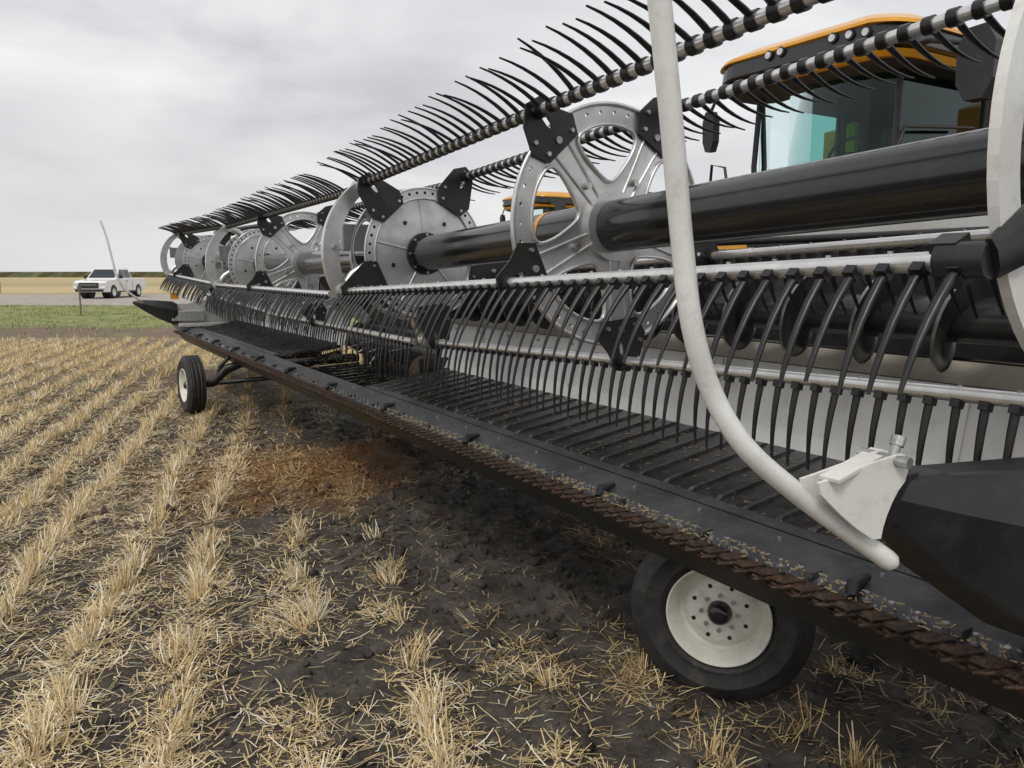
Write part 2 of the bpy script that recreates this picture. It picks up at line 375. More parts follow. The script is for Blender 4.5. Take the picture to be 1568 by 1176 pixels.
# end sheets, dividers, crop lifter pipes
def crossend(s,sgn,name):
    e=MB()
    if sgn>0: P=[(1.95,.62),(2.15,.95),(2.6,1.28),(3.4,1.95),(3.55,1.95),(3.55,.7),(2.8,.55)]
    else: P=[(1.80,1.22),(1.86,.86),(2.0,.62),(2.8,.55),(3.55,.7),(3.55,1.95),(3.4,1.95),(2.6,1.30),(2.1,1.20)]
    e.prism(P,lambda a,z:(a,s,z),lambda a,z:(a,s-sgn*.06,z),'sheet' if sgn<0 else 'blackmat')
    if sgn<0:
        e.box((2.1,s-.05,1.0),(.5,.12,.16),'alu'); e.box((2.35,s-.10,.85),(.8,.10,.06),'sheet')
    e.obj('end_sheet_'+name,HD,.01)
    d=MB()
    secs=[(1.455,.02,1.265,1.205),(1.60,.085,1.285,1.06),(1.90,.13,1.275,.86),(2.3,.16,1.265,.70),(2.75,.16,1.25,.62)]
    if sgn<0: secs=[(1.30,.02,1.25,1.21),(1.45,.07,1.27,1.10),(1.65,.11,1.26,.97),(1.88,.13,1.24,.86),(1.95,.12,1.20,.88)]
    vs=[]
    for a,w,zt,zb in secs:
        q=(a-1.455)/1.3
        cs=s+(0.34*(1-q) if sgn>0 else 0)
        for dy,z in((-w*.55,zt),(w*.55,zt),(w,zt-(zt-zb)*.35),(w*.75,zb),(-w*.75,zb),(-w,zt-(zt-zb)*.35)): vs.append((a,cs+dy,z))
    fs=[(i*6+j,i*6+(j+1)%6,(i+1)*6+(j+1)%6,(i+1)*6+j) for i in range(4) for j in range(6)]+[(5,4,3,2,1,0),(24,25,26,27,28,29)]
    d.add(vs,fs,'blackmat')
    d.obj('divider_cone_'+name,HD,.012)
crossend(.60,1,'near'); 
crossend(13.75,-1,'far')
pth=[(1.1,.981,.479),(1.1,1.018,.271),(1.1,1.055,.047),(1.09,1.077,-.102),(1.08,1.126,-.233),(1.04,1.185,-.345),(1.0,1.297,-.446),(.95,1.405,-.534),(.90,1.495,-.607)]
def lifter(ds,name,flip):
    w=MB(); pp=pth if flip else [(1.1,.90,.93)]+pth
    P=[(a,(s if not flip else 2*.95-s)+ds,z+1.7+(.10 if flip else 0)) for s,a,z in pp]
    if flip: P=[(P[0][0]-.06,P[0][1],P[0][2]+.22)]+P
    sp=spline(P,8); rr=.0215 if not flip else .017
    w.sweep(sp,[rr]*(len(sp)-2)+[rr*.92,rr*.55],'white',20)
    f=lambda s:(s if not flip else 2*.95-s)+ds
    if not flip:
        for o in(-.02,.02):
            Q=[(1.275,1.285),(1.33,1.30),(1.44,1.335),(1.475,1.34),(1.48,1.29),(1.455,1.255),(1.435,1.20),(1.428,1.152),(1.36,1.20)]
            w.plate([chaikin(Q,1)],.007,lambda x,y,zz:(x,f(.97-(x-1.28)*.35+o)+zz,y),'white')
        w.box((1.39,f(.935),1.315),(.17,.045,.007),'white',Matrix.Rotation(R(-13),3,'Y'))
        w.cyl((1.455,f(.86),1.325),(1.455,f(.97),1.325),.012,'bolt',8)
        w.cyl((1.46,f(.90),1.33),(1.475,f(.90),1.365),.011,'bolt',6); w.cyl((1.47,f(.90),1.352),(1.478,f(.90),1.37),.016,'bolt',6)
        w.box((1.50,f(.92),1.235),(.10,.05,.10),'blackmat')
    w.obj('divider_rod_'+name,HD)
lifter(0,'near',False); lifter(12.85,'far',True)
mk=MB(); mk.box((1.9,13.58,1.33),(.12,.02,.1),'orange'); mk.obj('reflector',HD)
# wheels
def wheel(mb,o,ax,r=.36,w=.2):
    ax=Vector(ax).normalized(); h=w/2
    rr=r
    prof=[(.205,-h*.8),(.23,-h*.97),(.28,-h*1.05),(r-.045,-h*.98),(r-.018,-h*.84),(r-.006,-h*.74)]
    for g in(-.5,-.18,.18,.5): prof+=[(rr,(g-.13)*h*1.3),(rr+.001,(g-.035)*h*1.3),(rr-.011,(g-.03)*h*1.3),(rr-.011,(g+.03)*h*1.3),(rr+.001,(g+.035)*h*1.3)]
    prof+=[(r-.006,h*.74),(r-.018,h*.84),(r-.045,h*.98),(.30,h*1.045),(.297,h*1.065),(.293,h*1.065),(.29,h*1.045),(.25,h*1.03),(.235,h*.99),(.232,h*1.01),(.228,h*.97),(.203,h*.8)]
    mb.lathe(o,ax,prof,'tyre',72)
    mb.lathe(o,ax,[(.203,-h*.8),(.207,-h*.95),(.19,-h*.9),(.18,-h*.3),(.17,0),(.185,h*.5),(.192,h*.78),(.200,h*.86),(.207,h*.98),(.204,h*1.03),(.198,h*1.0),(.192,h*.80),(.179,h*.70),(.172,h*.10),(.158,-h*.05),(.145,h*.12),(.122,h*.44),(.10,h*.42),(.085,h*.48),(.050,h*.48)],'rim',64)
    mb.lathe(o,ax,[(.050,h*.3),(.050,h*.50),(.044,h*.75),(.036,h*.9),(.02,h*.95),(.0,h*.95)],'black',28)
    u=Vector((0,0,1));u=(u-ax*u.dot(ax)).normalized();v=ax.cross(u);o=Vector(o)
    for i in range(8):
        t=2*math.pi*i/8; p=o+(u*math.cos(t)+v*math.sin(t))*.072
        mb.cyl(p+ax*h*.45,p+ax*h*.62,.009,'bolt',6)
        t+=.39; p=o+(u*math.cos(t)+v*math.sin(t))*.111
        mb.sweep([p+ax*h*.38,p+ax*h*.444],[.009,.009],'blackmat',10)
    mb.sweep([o+(u*.19)+ax*h*.8,o+u*.165+ax*h*1.0],[.005,.003],'blackmat',8)
rotH=Matrix.Rotation(R(-31.5),3,'Z')
w1=MB(); ax1=rotH@Vector((-.38,-.925,.02)); wheel(w1,(2.29,2.10,.345),ax1)
o=Vector((2.29,2.10,.345)); w1.sweep([o-ax1*.02,o-ax1*.22,(2.75,2.45,.55),(2.9,2.5,.75)],.04,'blackmat',10)
w1.obj('gauge_wheel_near',HD)
w2=MB(); ax2=rotH@Vector((-.80,-.56,0)); wheel(w2,(1.53,9.97,.35),ax2)
o=Vector((1.53,9.97,.35))
w2.sweep([o-ax2*.0,o-ax2*.25,o-ax2*.42+Vector((0,0,.16)),o-ax2*.62+Vector((0,0,.22)),(2.7,9.5,.56),(3.2,9.3,.7)],[.05,.05,.06,.05,.055,.055],'blackmat',8)
w2.sweep([o-ax2*.3+Vector((0,0,.02)),o-ax2*.35+Vector((0,0,.2)),o-ax2*.5+Vector((.0,0,.34))],.025,'blackmat',8)
w2.sweep([o-ax2*.3,(2.5,9.6,.42),(3.1,9.4,.52)],.03,'blackmat',8)
w2.obj('transport_wheel_far',HD)
# ------------------------------------------------------------------ combine
def rrect(x0,x1,y0,y1,r,n=6):
    P=[]
    for cx,cy,a0 in((x1-r,y1-r,0),(x0+r,y1-r,90),(x0+r,y0+r,180),(x1-r,y0+r,270)):
        for i in range(n+1):
            t=R(a0+90*i/n); P.append((cx+r*math.cos(t),cy+r*math.sin(t)))
    return P
def stack(mb,layers,mk):
    n=len(layers[0][0]); vs=[]
    for P,z in layers:
        for k,(x,y) in enumerate(P): vs.append((x,y,z(x,y) if callable(z) else z))
    fs=[(i*n+j,i*n+(j+1)%n,(i+1)*n+(j+1)%n,(i+1)*n+j) for i in range(len(layers)-1) for j in range(n)]
    mb.add(vs,fs,mk,False); mb.add(vs[:n],[tuple(range(n-1,-1,-1))],mk); mb.add(vs[-n:],[tuple(range(n))],mk)
def combine(loc,rz):
    E=empty('combine_harvester',loc,rz)
    r=MB()
    arch=lambda z0:(lambda x,y:z0-.07*(y*y)-.03*max(0,-x))
    stack(r,[(rrect(-.38,2.68,-1.08,.98,.28),arch(3.69)),(rrect(-.40,2.69,-1.10,1.0,.3),arch(3.718))],'interior')
    stack(r,[(rrect(-.45,2.7,-1.13,1.03,.3),arch(3.72)),(rrect(-.49,2.72,-1.16,1.06,.32),arch(3.785))],'yellow')
    stack(r,[(rrect(-.44,2.7,-1.12,1.02,.3),arch(3.787)),(rrect(-.52,2.72,-1.17,1.07,.32),arch(3.83)),(rrect(-.50,2.72,-1.16,1.06,.32),arch(4.00))],'black')
    stack(r,[(rrect(-.53,2.75,-1.19,1.09,.32),arch(4.002)),(rrect(-.51,2.75,-1.18,1.08,.32),arch(4.04)),(rrect(-.3,2.6,-1.0,.9,.3),arch(4.12)),(rrect(.2,2.4,-.6,.5,.3),arch(4.14))],'yellow')
    r.obj('cab_roof',E,.01)
    l=MB()
    for y in(-.85,-.68,-.5,.1,.25):
        l.cyl((-.49,y,3.91-.07*y*y),(-.53,y,3.91-.07*y*y),.05,'blackmat',16); l.cyl((-.525,y,3.91-.07*y*y),(-.54,y,3.91-.07*y*y),.034,'chrome',16)
    l.obj('work_lights',E)
    g=MB()
    ys=[-.82,-.6,-.3,0,.3,.6,.82]; xx=[.06,-.04,-.10,-.12,-.10,-.04,.06]
    for i in range(6):
        g.add([(xx[i]+.02,ys[i],2.15),(xx[i+1]+.02,ys[i+1],2.15),(xx[i+1],ys[i+1],3.70),(xx[i],ys[i],3.70)],[(0,1,2,3)],'glass',True)
    for sg in(-1,1):
        g.add([(.10,sg*.85,2.15),(1.48,sg*.87,2.05),(1.48,sg*.87,3.70),(.08,sg*.85,3.70)],[(0,1,2,3)],'glass')
    g.obj('cab_glass',E)
    c=MB()
    for sg in(-1,1):
        c.sweep([(.09,sg*.845,2.0),(.02,sg*.86,2.9),(.06,sg*.84,3.72)],.035,'blackmat',6)
        c.sweep([(1.52,sg*.87,2.0),(1.52,sg*.88,2.9),(1.52,sg*.87,3.72)],.04,'blackmat',6)
        c.box((1.74,sg*.84,2.9),(.40,.06,1.66),'blackmat')
    c.box((.9,0,2.04),(1.9,1.72,.10),'blackmat'); c.box((1.96,0,2.9),(.06,1.74,1.64),'interior')
    c.obj('cab_frame',E,.01)
    i=MB()
    i.box((1.25,0,2.5),(.55,.55,.16),'interior');i.box((1.52,0,2.85),(.16,.52,.75),'interior');i.box((1.2,-.42,2.62),(.6,.16,.3),'interior')
    i.box((1.25,-.70,2.55),(.6,.18,.7),'interior')
    i.sweep([(.35,.1,2.1),(.45,.1,2.6),(.55,.1,2.98)],.05,'interior',8)
    P=[(.60+.17*math.cos(t)*.5,.1+.2*math.sin(t),3.0+.17*math.cos(t)) for t in np.linspace(0,6.283,22)]
    i.sweep(P,.018,'blackmat',8,caps=False); i.cyl((.6,.1,3.0),(.60,.1,2.9),.05,'blackmat')
    for t in(0.5,2.6,4.7): i.cyl((.6,.1,3.0),(.6+.08*math.cos(t),.1+.19*math.sin(t),3.0+.16*math.cos(t)),.012,'blackmat',6)
    i.box((.5,-.55,3.05),(.05,.3,.24),'interior'); i.box((1.3,.52,3.25),(.08,.12,.42),'hiviz'); i.cyl((.9,.3,2.5),(.8,.3,3.5),.02,'blackmat')
    i.obj('cab_interior',E,.01)
    m=MB()
    m.sweep([(-.1,-1.0,3.75),(-.25,-1.3,3.72),(-.25,-1.62,3.62)],.025,'blackmat',8)
    m.prism(chaikin([(-1.88,3.14),(-1.58,3.14),(-1.56,3.72),(-1.88,3.74)],1),lambda y,z:(-.3,y,z),lambda y,z:(-.14,y,z),'blackmat')
    m.sweep([(-.1,1.0,3.72),(-.25,1.2,3.7),(-.25,1.3,3.55)],.02,'blackmat',8); m.prism(chaikin([(1.2,3.1),(1.36,3.1),(1.38,3.55),(1.2,3.55)],1),lambda y,z:(-.3,y,z),lambda y,z:(-.2,y,z),'blackmat')
    m.sweep([(-.05,-.95,2.2),(-.18,-1.0,2.8),(-.1,-1.02,3.05),(.5,-1.02,3.1),(1.1,-1.0,3.15)],.016,'blackmat',8)
    m.sweep([(-.1,1.0,2.1),(-.25,1.05,2.9),(-.25,1.25,2.95),(-.25,1.3,2.3)],.018,'blackmat',8)
    m.obj('mirrors_and_rails',E)
    b=MB()
    body=[(2.0,1.2),(2.0,3.55),(2.6,3.72),(5.2,3.75),(6.6,3.3),(7.6,2.6),(7.7,1.4),(6.5,1.1),(4.5,1.0)]
    b.prism(body,lambda x,z:(x,-1.45,z),lambda x,z:(x,1.45,z),'yellow')
    b.box((4.0,0,3.95),(2.2,2.6,.5),'blackmat'); b.box((3.3,-1.47,2.4),(2.0,.03,.5),'blackmat'); b.box((.9,0,1.7),(1.9,1.6,.6),'blackmat')
    b.prism([(-3.9,.75),(-3.9,1.45),(.6,2.0),(1.6,2.0),(1.6,1.1),(-3.2,.65)],lambda x,z:(x,-.62,z),lambda x,z:(x,.62,z),'yellow')
    b.cyl((4.9,1.6,3.6),(7.6,1.75,3.9),.19,'yellow',20)
    b.obj('harvester_body',E,.03)
    w=MB()
    for (x,y,rr,ww) in((1.2,1.75,.95,.62),(1.2,-1.75,.95,.62),(5.6,1.45,.68,.45),(5.6,-1.45,.68,.45)):
        sg=1 if y>0 else -1
        w.lathe((x,y,rr),(0,sg,0),[(rr*.5,-ww/2),(rr*.9,-ww/2),(rr*.97,-ww*.42),(rr,-ww*.3),(rr,ww*.3),(rr*.97,ww*.42),(rr*.9,ww/2),(rr*.5,ww/2)],'tyre',40)
        w.lathe((x,y,rr),(0,sg,0),[(rr*.5,ww/2),(rr*.48,ww*.3),(rr*.3,ww*.1),(.12,ww*.2),(0,ww*.2)],'yellow',30)
        for i in range(22):
            t=2*math.pi*i/22; m3=Matrix.Rotation(-t,3,'Y')
            w.box(Vector((x,y+ww*.24*(1 if i%2 else -1),rr))+m3@Vector((rr+.015,0,0)),(.05,ww*.5,.06),'tyre',m3@Matrix.Rotation(R(25*(1 if i%2 else -1)),3,'X'))
    w.obj('drive_wheels',E)
    return E
combine((3.206,8.357,0),R(31.5))
e2=combine((.6,23.0,-.1),R(31.5))
# ------------------------------------------------------------------ pickup truck (front = +x)
T=empty('pickup_truck',(-26.3,51,0.10),R(-88))
tb=MB()
P=[(-2.9,.5),(-2.9,1.18),(-2.85,1.25),(-.95,1.25),(-.9,1.22),(1.3,1.22),(2.55,1.12),(2.82,1.0),(2.9,.75),(2.88,.42)]
arF=[(1.75+.46*math.cos(t),.40+.46*math.sin(t)) for t in np.linspace(0,math.pi,10)]
arR=[(-1.75+.46*math.cos(t),.40+.46*math.sin(t)) for t in np.linspace(0,math.pi,10)]
P=P+arF+arR
tb.prism(P,lambda x,z:(x,-.98,z),lambda x,z:(x,.98,z),'truckwhite')
c0=[(-1.0,1.2),(1.35,1.2),(.55,1.88),(-.75,1.90)]
vs=[(x,-.95 if z<1.5 else -.76,z) for x,z in c0]+[(x,.95 if z<1.5 else .76,z) for x,z in c0]
tb.add(vs,[(3,2,1,0),(4,5,6,7),(0,1,5,4),(1,2,6,5),(2,3,7,6),(3,0,4,7)],'truckwhite')
tb.obj('body',T,.04)
tg=MB()
tg.add([(1.26,-.82,1.30),(1.26,.82,1.30),(.64,.70,1.83),(.64,-.70,1.83)],[(0,1,2,3)],'truckglass')
for sg in(-1,1):
    yy=lambda z:sg*(.955-.19*(z-1.2)/.69+.012)
    for x0,x1,x2,x3 in((.1,1.02,.5,.1),(-.8,.0,.0,-.68)):
        tg.add([(x0,yy(1.3),1.3),(x1,yy(1.3),1.3),(x2,yy(1.8),1.8),(x3,yy(1.8),1.8)],[(0,1,2,3)],'truckglass')
tg.obj('windows',T)
td=MB()
td.box((2.92,0,.83),(.06,1.15,.34),'blackmat'); td.box((2.95,0,.86),(.03,1.0,.03),'bolt'); td.box((2.90,0,.52),(.09,1.7,.14),'blackmat'); td.box((2.90,0,.62),(.10,1.9,.06),'bolt')
for sg in(-1,1):
    td.box((2.84,sg*.78,.90),(.14,.32,.18),'chrome'); td.box((1.0,sg*1.1,1.35),(.12,.2,.2),'blackmat'); td.box((0,sg*.99,.42),(2.4,.06,.08),'blackmat')
    for x in(.05,-.85): td.box((x,sg*.985,.85),(.012,.01,.7),'blackmat')
    td.box((-.1,sg*.995,1.08),(.18,.02,.04),'blackmat')
    for x in(1.75,-1.75):
        td.lathe((x,sg*.84,.40),(0,sg,0),[(.24,-.12),(.38,-.12),(.40,-.08),(.40,.10),(.38,.14),(.25,.14)],'tyre',28)
        td.lathe((x,sg*.84,.40),(0,sg,0),[(.25,.14),(.22,.08),(.06,.11),(0,.11)],'chrome',20)
        td.cyl((x,sg*.4,.44),(x,sg*.72,.44),.44,'blackmat',20)
td.obj('trim_and_wheels',T)
# ------------------------------------------------------------------ terrain
def h2(ix,iy,sd): 
    v=np.sin(ix*127.1+iy*311.7+sd*74.7)*43758.5453; return v-np.floor(v)
def vn(x,y,sd=0):
    ix=np.floor(x);iy=np.floor(y);fx=x-ix;fy=y-iy;fx=fx*fx*(3-2*fx);fy=fy*fy*(3-2*fy)
    a=h2(ix,iy,sd);b=h2(ix+1,iy,sd);c=h2(ix,iy+1,sd);d=h2(ix+1,iy+1,sd)
    return a*(1-fx)*(1-fy)+b*fx*(1-fy)+c*(1-fx)*fy+d*fx*fy
QX,QY=.958,.287; RS=.46
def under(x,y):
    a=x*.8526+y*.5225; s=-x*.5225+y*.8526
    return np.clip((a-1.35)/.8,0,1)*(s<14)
def bare(x,y): # patches churned down to bare soil
    b=np.exp(-(((x+.70)/1.2)**2+((y-6.0)/1.9)**2))*1.0+np.exp(-(((x-.2)/1.1)**2+((y-4.4)/1.5)**2))*.85
    n=vn(x*1.1,y*1.1,51)*.6+vn(x*3.3,y*3.3,52)*.4
    return np.clip(b*(.6+.7*vn(x*2.6,y*2.6,53))+ (n-.56)*2.2*np.clip(1-np.clip(-x-.14*y-.4,0,9)/1.5,0,1),0,1)
def gh(x,y):
    dist=np.hypot(x,y-3); fade=np.clip(1.3-dist/22,.0,1)
    q=(x*QX+y*QY)/RS
    z=.06*(vn(x*.8,y*.8,1)-.5)+.035*(vn(x*3.1,y*3.1,2)-.5)+.034*(vn(x*9,y*9,3)-.5)+.018*(vn(x*23,y*23,4)-.5)
    z=z+.014*np.cos(2*math.pi*q)
    z=z+bare(x,y)*(.07*(vn(x*6,y*6,6)-.5)+.045*(vn(x*14,y*14,7)-.4))
    z=z+.15*np.exp(-(((x+1.25)/.40)**2+((y-7.1)/.45)**2))*(.5+1.0*vn(x*7,y*7,5))
    z=z-.07*np.exp(-(((x-1.45)/.22)**2+((y-3.3)/.45)**2))
    # tyre rut running beneath the cutter bar
    a=x*.8526+y*.5225; z=z-.035*np.exp(-((a-2.35)/.10)**2)+.022*np.exp(-((a-2.16)/.07)**2)
    return z*fade
def graded(lo,hi,flo,fhi,st):
    a=list(np.arange(flo,fhi,st)); 
    d=st;x=fhi
    while x<hi: a.append(x); d*=1.12; x+=d
    a.append(hi); d=st;x=flo-st;b=[]
    while x>lo: b.append(x); d*=1.12; x-=d
    b.append(lo); return np.array(b[::-1]+a)
xs=graded(-1500,1500,-6,4.5,.028); ys=graded(-60,2500,1.2,9.5,.028)
X,Y=np.meshgrid(xs,ys); Z=gh(X,Y); nx,ny=len(xs),len(ys)
V=np.stack([X.ravel(),Y.ravel(),Z.ravel()],1)
idx=np.arange(nx*ny).reshape(ny,nx)
F=np.stack([idx[:-1,:-1].ravel(),idx[:-1,1:].ravel(),idx[1:,1:].ravel(),idx[1:,:-1].ravel()],1)
def npmesh(name,V,F,mat,smooth=False,attr=None):
    me=bpy.data.meshes.new(name); me.vertices.add(len(V)); me.vertices.foreach_set('co',V.astype(np.float32).ravel())
    me.loops.add(F.size); me.loops.foreach_set('vertex_index',F.astype(np.int32).ravel())
    me.polygons.add(len(F)); me.polygons.foreach_set('loop_start',np.arange(0,F.size,F.shape[1],dtype=np.int32))
    me.polygons.foreach_set('loop_total',np.full(len(F),F.shape[1],dtype=np.int32))
    if smooth: me.polygons.foreach_set('use_smooth',np.ones(len(F),dtype=bool))
    me.materials.append(mat)
    if attr is not None:
        at=me.attributes.new('rnd','FLOAT','POINT'); at.data.foreach_set('value',attr.astype(np.float32))
    me.update(calc_edges=True); ob=bpy.data.objects.new(name,me); scene.collection.objects.link(ob); return ob
gm,nt,N,L,b=nodes_of('field_soil')
geo=N.new('ShaderNodeNewGeometry'); sep=N.new('ShaderNodeSeparateXYZ'); L.new(geo.outputs['Position'],sep.inputs[0])
def noise(sc,det=4,ro=.6,vec=None):
    n=N.new('ShaderNodeTexNoise'); n.inputs['Scale'].default_value=sc; n.inputs['Detail'].default_value=det; n.inputs['Roughness'].default_value=ro
    L.new(vec or geo.outputs['Position'],n.inputs['Vector']); return n.outputs['Fac']
def ramp(fac,stops):
    r=N.new('ShaderNodeValToRGB'); e=r.color_ramp.elements
    while len(e)<len(stops): e.new(.5)
    for i,(p,c) in enumerate(stops): e[i].position=p; e[i].color=(*c,1)
    L.new(fac,r.inputs[0]); return r.outputs[0]
def mp(val,a,b_,c,d,sm=True):
    m=N.new('ShaderNodeMapRange'); m.interpolation_type='SMOOTHSTEP' if sm else 'LINEAR'
    for k,v in zip(('From Min','From Max','To Min','To Max'),(a,b_,c,d)): m.inputs[k].default_value=v
    L.new(val,m.inputs['Value']); return m.outputs[0]
def mth(op,a,b_=None,v=None):
    m=N.new('ShaderNodeMath'); m.operation=op; 
    L.new(a,m.inputs[0])
    if b_ is not None: L.new(b_,m.inputs[1])
    if v is not None: m.inputs[1].default_value=v
    return m.outputs[0]
def mix(f,a,b_):
    m=N.new('ShaderNodeMixRGB')
    for i,x in enumerate((f,a,b_)):
        if isinstance(x,tuple): m.inputs[i].default_value=(*x,1)
        elif isinstance(x,float): m.inputs[i].default_value=x
        else: L.new(x,m.inputs[i])
    return m.outputs[0]
n5=noise(5,9,.72)
att=N.new('ShaderNodeAttribute'); att.attribute_name='rnd'
soil=ramp(n5,[(.3,(.036,.031,.027)),(.5,(.085,.074,.063)),(.72,(.17,.15,.127))])
mpn=N.new('ShaderNodeMapping'); mpn.inputs['Rotation'].default_value=(0,0,R(-16.7)); mpn.inputs['Scale'].default_value=(1,.25,1); L.new(geo.outputs['Position'],mpn.inputs[0])
straw=ramp(noise(45,4,.7,mpn.outputs[0]),[(.35,(.27,.19,.09)),(.6,(.66,.50,.25))])
sf=mth('MULTIPLY',mp(noise(28,6,.75),.50,.62,0,1),mp(sep.outputs['Y'],3,16,.15,1.0))
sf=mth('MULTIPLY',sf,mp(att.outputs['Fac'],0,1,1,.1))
col=mix(sf,soil,straw)
far=mp(sep.outputs['Y'],9,20,0,.6); col=mix(far,col,mix(n5,(.38,.28,.14),(.64,.50,.26)))
vd=N.new('ShaderNodeVectorMath'); vd.operation='DISTANCE'; vd.inputs[1].default_value=(-1.9,6.4,0); L.new(geo.outputs['Position'],vd.inputs[0])
dd=mth('ADD',vd.outputs['Value'],mth('MULTIPLY',noise(3,5,.7),v=2.2))
col=mix(mp(dd,1.5,2.6,.92,0),col,mix(noise(40,4),(.13,.060,.025),(.29,.155,.06)))
ye=mth('ADD',sep.outputs['Y'],mth('MULTIPLY',noise(.35,5),v=3.0))
dirt=mix(noise(2.5,6),(.14,.10,.075),(.27,.205,.15))
grass=mix(mp(noise(1.3,7,.75),.35,.65,0,1),(.14,.19,.05),(.36,.34,.16))
tan=mix(noise(.15,6,.7),(.46,.35,.19),(.60,.48,.27))
col=mix(mp(ye,19.0,20.0,0,1),col,mix(mp(noise(.8,5),.5,.65,0,.5),dirt,grass))
col=mix(mp(ye,25,27,0,1),col,grass)
col=mix(mp(sep.outputs['Y'],60,70,0,1),col,tan)
col=mix(mp(sep.outputs['Y'],90,105,0,.5),col,(.27,.27,.12))
col=mix(mp(sep.outputs['Y'],125,160,0,.75),col,(.50,.39,.21))
L.new(col,b.inputs['Base Color']); b.inputs['Specular IOR Level'].default_value=.25
L.new(mp(att.outputs['Fac'],0,1,.95,.72),b.inputs['Roughness'])
bp=N.new('ShaderNodeBump'); bp.inputs['Strength'].default_value=1; bp.inputs['Distance'].default_value=.025
L.new(noise(38,5,.75),bp.inputs['Height']); L.new(bp.outputs[0],b.inputs['Normal'])
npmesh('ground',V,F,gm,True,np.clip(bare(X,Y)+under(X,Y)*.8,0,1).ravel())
rm=pm('gravel',(.32,.28,.24),(.42,.38,.33),3,.9,0,.3)
M['gravel']=rm
rd=MB(); rd.add([(-1500,41,.006),(1500,41,.006),(1500,42.5,.10),(-1500,42.5,.10),(1500,58,.12),(-1500,58,.12),(1500,60,.006),(-1500,60,.006)],[(0,1,2,3),(3,2,4,5),(5,4,6,7)],'gravel'); rd.obj('gravel_road')
def strawmat(name,stops,extra=0):
    m,nt2,N2,L2,b2=nodes_of(name)
    at=N2.new('ShaderNodeAttribute'); at.attribute_name='rnd'
    r=N2.new('ShaderNodeValToRGB'); e=r.color_ramp.elements
    while len(e)<len(stops): e.new(.5)
    for i,(p,c) in enumerate(stops): e[i].position=p; e[i].color=(*c,1)
    L2.new(at.outputs['Fac'],r.inputs[0]); L2.new(r.outputs[0],b2.inputs['Base Color']); b2.inputs['Roughness'].default_value=.5
    b2.inputs['Specular IOR Level'].default_value=.35
    return m
def blades(name,px,py,length,width,lean,az,mat,rnd,z0=0.0,curve=.0):
    n=len(px); pz=gh(px,py)+z0
    dx=np.cos(az)*np.sin(lean);dy=np.sin(az)*np.sin(lean);dz=np.cos(lean)
    wa=RNG.uniform(0,math.pi*2,n)
    wx=np.cos(wa);wy=np.sin(wa)
    flat=lean>1.2
    wx=np.where(flat,-np.sin(az),wx);wy=np.where(flat,np.cos(az),wy)
    w=width/2
    B=np.stack([px,py,pz],1);D=np.stack([dx,dy,dz],1)*length[:,None];W=np.stack([wx,wy,np.zeros(n)],1)*w[:,None]
    bend=RNG.normal(0,.08,(n,3))*length[:,None]
    Mid=B+D*.55; Tip=B+D+bend
    V=np.stack([B-W,B+W,Mid+W,Mid-W,Tip+W*.7,Tip-W*.7],1).reshape(-1,3)
    i=np.arange(n)*6
    F=np.concatenate([np.stack([i,i+1,i+2,i+3],1),np.stack([i+3,i+2,i+4,i+5],1)])
    return npmesh(name,V,F,mat,False,np.repeat(rnd,6))
def vis(x,y,mx=1.0): return (y>.9)&(np.abs(x)<.80*y+1.2)
smat=strawmat('straw',[(0,(.17,.115,.06)),(.25,(.40,.285,.135)),(.6,(.74,.57,.29)),(.85,(.90,.77,.50)),(1,(.93,.87,.73))])
px=[];py=[];az=[];le=[];ln=[];wd=[];rn=[]
ks=np.arange(-70,70)
for k in ks:
    q=k*RS+RNG.normal(0,.02)
    w=np.arange(-2,30,.042)
    w=w+RNG.uniform(-.03,.03,len(w))
    wob=.045*(vn(w*1.3,w*0+k,40)-.5)*2
    x=(q+wob)*QX-w*QY+RNG.normal(0,.024,len(w)); y=(q+wob)*QY+w*QX
    ed=20-(RNG.uniform(0,1.5,len(w)))
    keep=vis(x,y)&(y<ed)&(x<9)
    clump=vn(w*3.2,w*0+k*3.7,41)*.6+vn(w*8,w*0+k*5.1,42)*.4
    area=vn(x*.7,y*.7,9)
    left=np.clip((-x-.5-.1*y)/2.5,0,1)
    thr=.47-.16*left-.08*np.clip((y-7)/6,0,1)+.20*under(x,y)+.12*(area-.5)+.28*bare(x,y)
    keep&=(clump>thr)
    x=x[keep];y=y[keep]
    d=np.hypot(x,y)
    for cls in(0,1,2):
        mm=(d<5.5) if cls==0 else ((d>=5.5)&(d<11)) if cls==1 else d>=11
        n=(18,11,7)[cls]; cx=x[mm];cy=y[mm]
        la=RNG.uniform(0,6.283,len(cx)); lm=np.abs(RNG.normal(.15,.33,len(cx)))+.5*bare(cx,cy)
        tc_=RNG.normal(0,.10,len(cx)); tl=RNG.uniform(.75,1.2,len(cx))
        xx=np.repeat(cx,n);yy=np.repeat(cy,n);m=len(xx)
        if m==0: continue
        ph=RNG.uniform(0,2*math.pi,m); rr=np.abs(RNG.normal(0,.026,m))
        sp=np.clip(np.abs(RNG.normal(.26,.28,m)),0,1.3)
        vx=np.sin(sp)*np.cos(ph)+np.repeat(lm*np.cos(la),n); vy=np.sin(sp)*np.sin(ph)+np.repeat(lm*np.sin(la),n)
        px.append(xx+rr*np.cos(ph));py.append(yy+rr*np.sin(ph));az.append(np.arctan2(vy,vx))
        le.append(np.clip(np.arctan2(np.hypot(vx,vy),np.cos(sp)),0,1.45)); ln.append(RNG.uniform(.045,.15,m)*(.7+.6*vn(xx*3,yy*3,12))*np.repeat(tl,n))
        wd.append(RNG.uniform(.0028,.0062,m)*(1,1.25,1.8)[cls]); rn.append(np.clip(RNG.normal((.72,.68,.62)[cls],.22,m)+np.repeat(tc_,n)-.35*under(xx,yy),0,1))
cat=np.concatenate
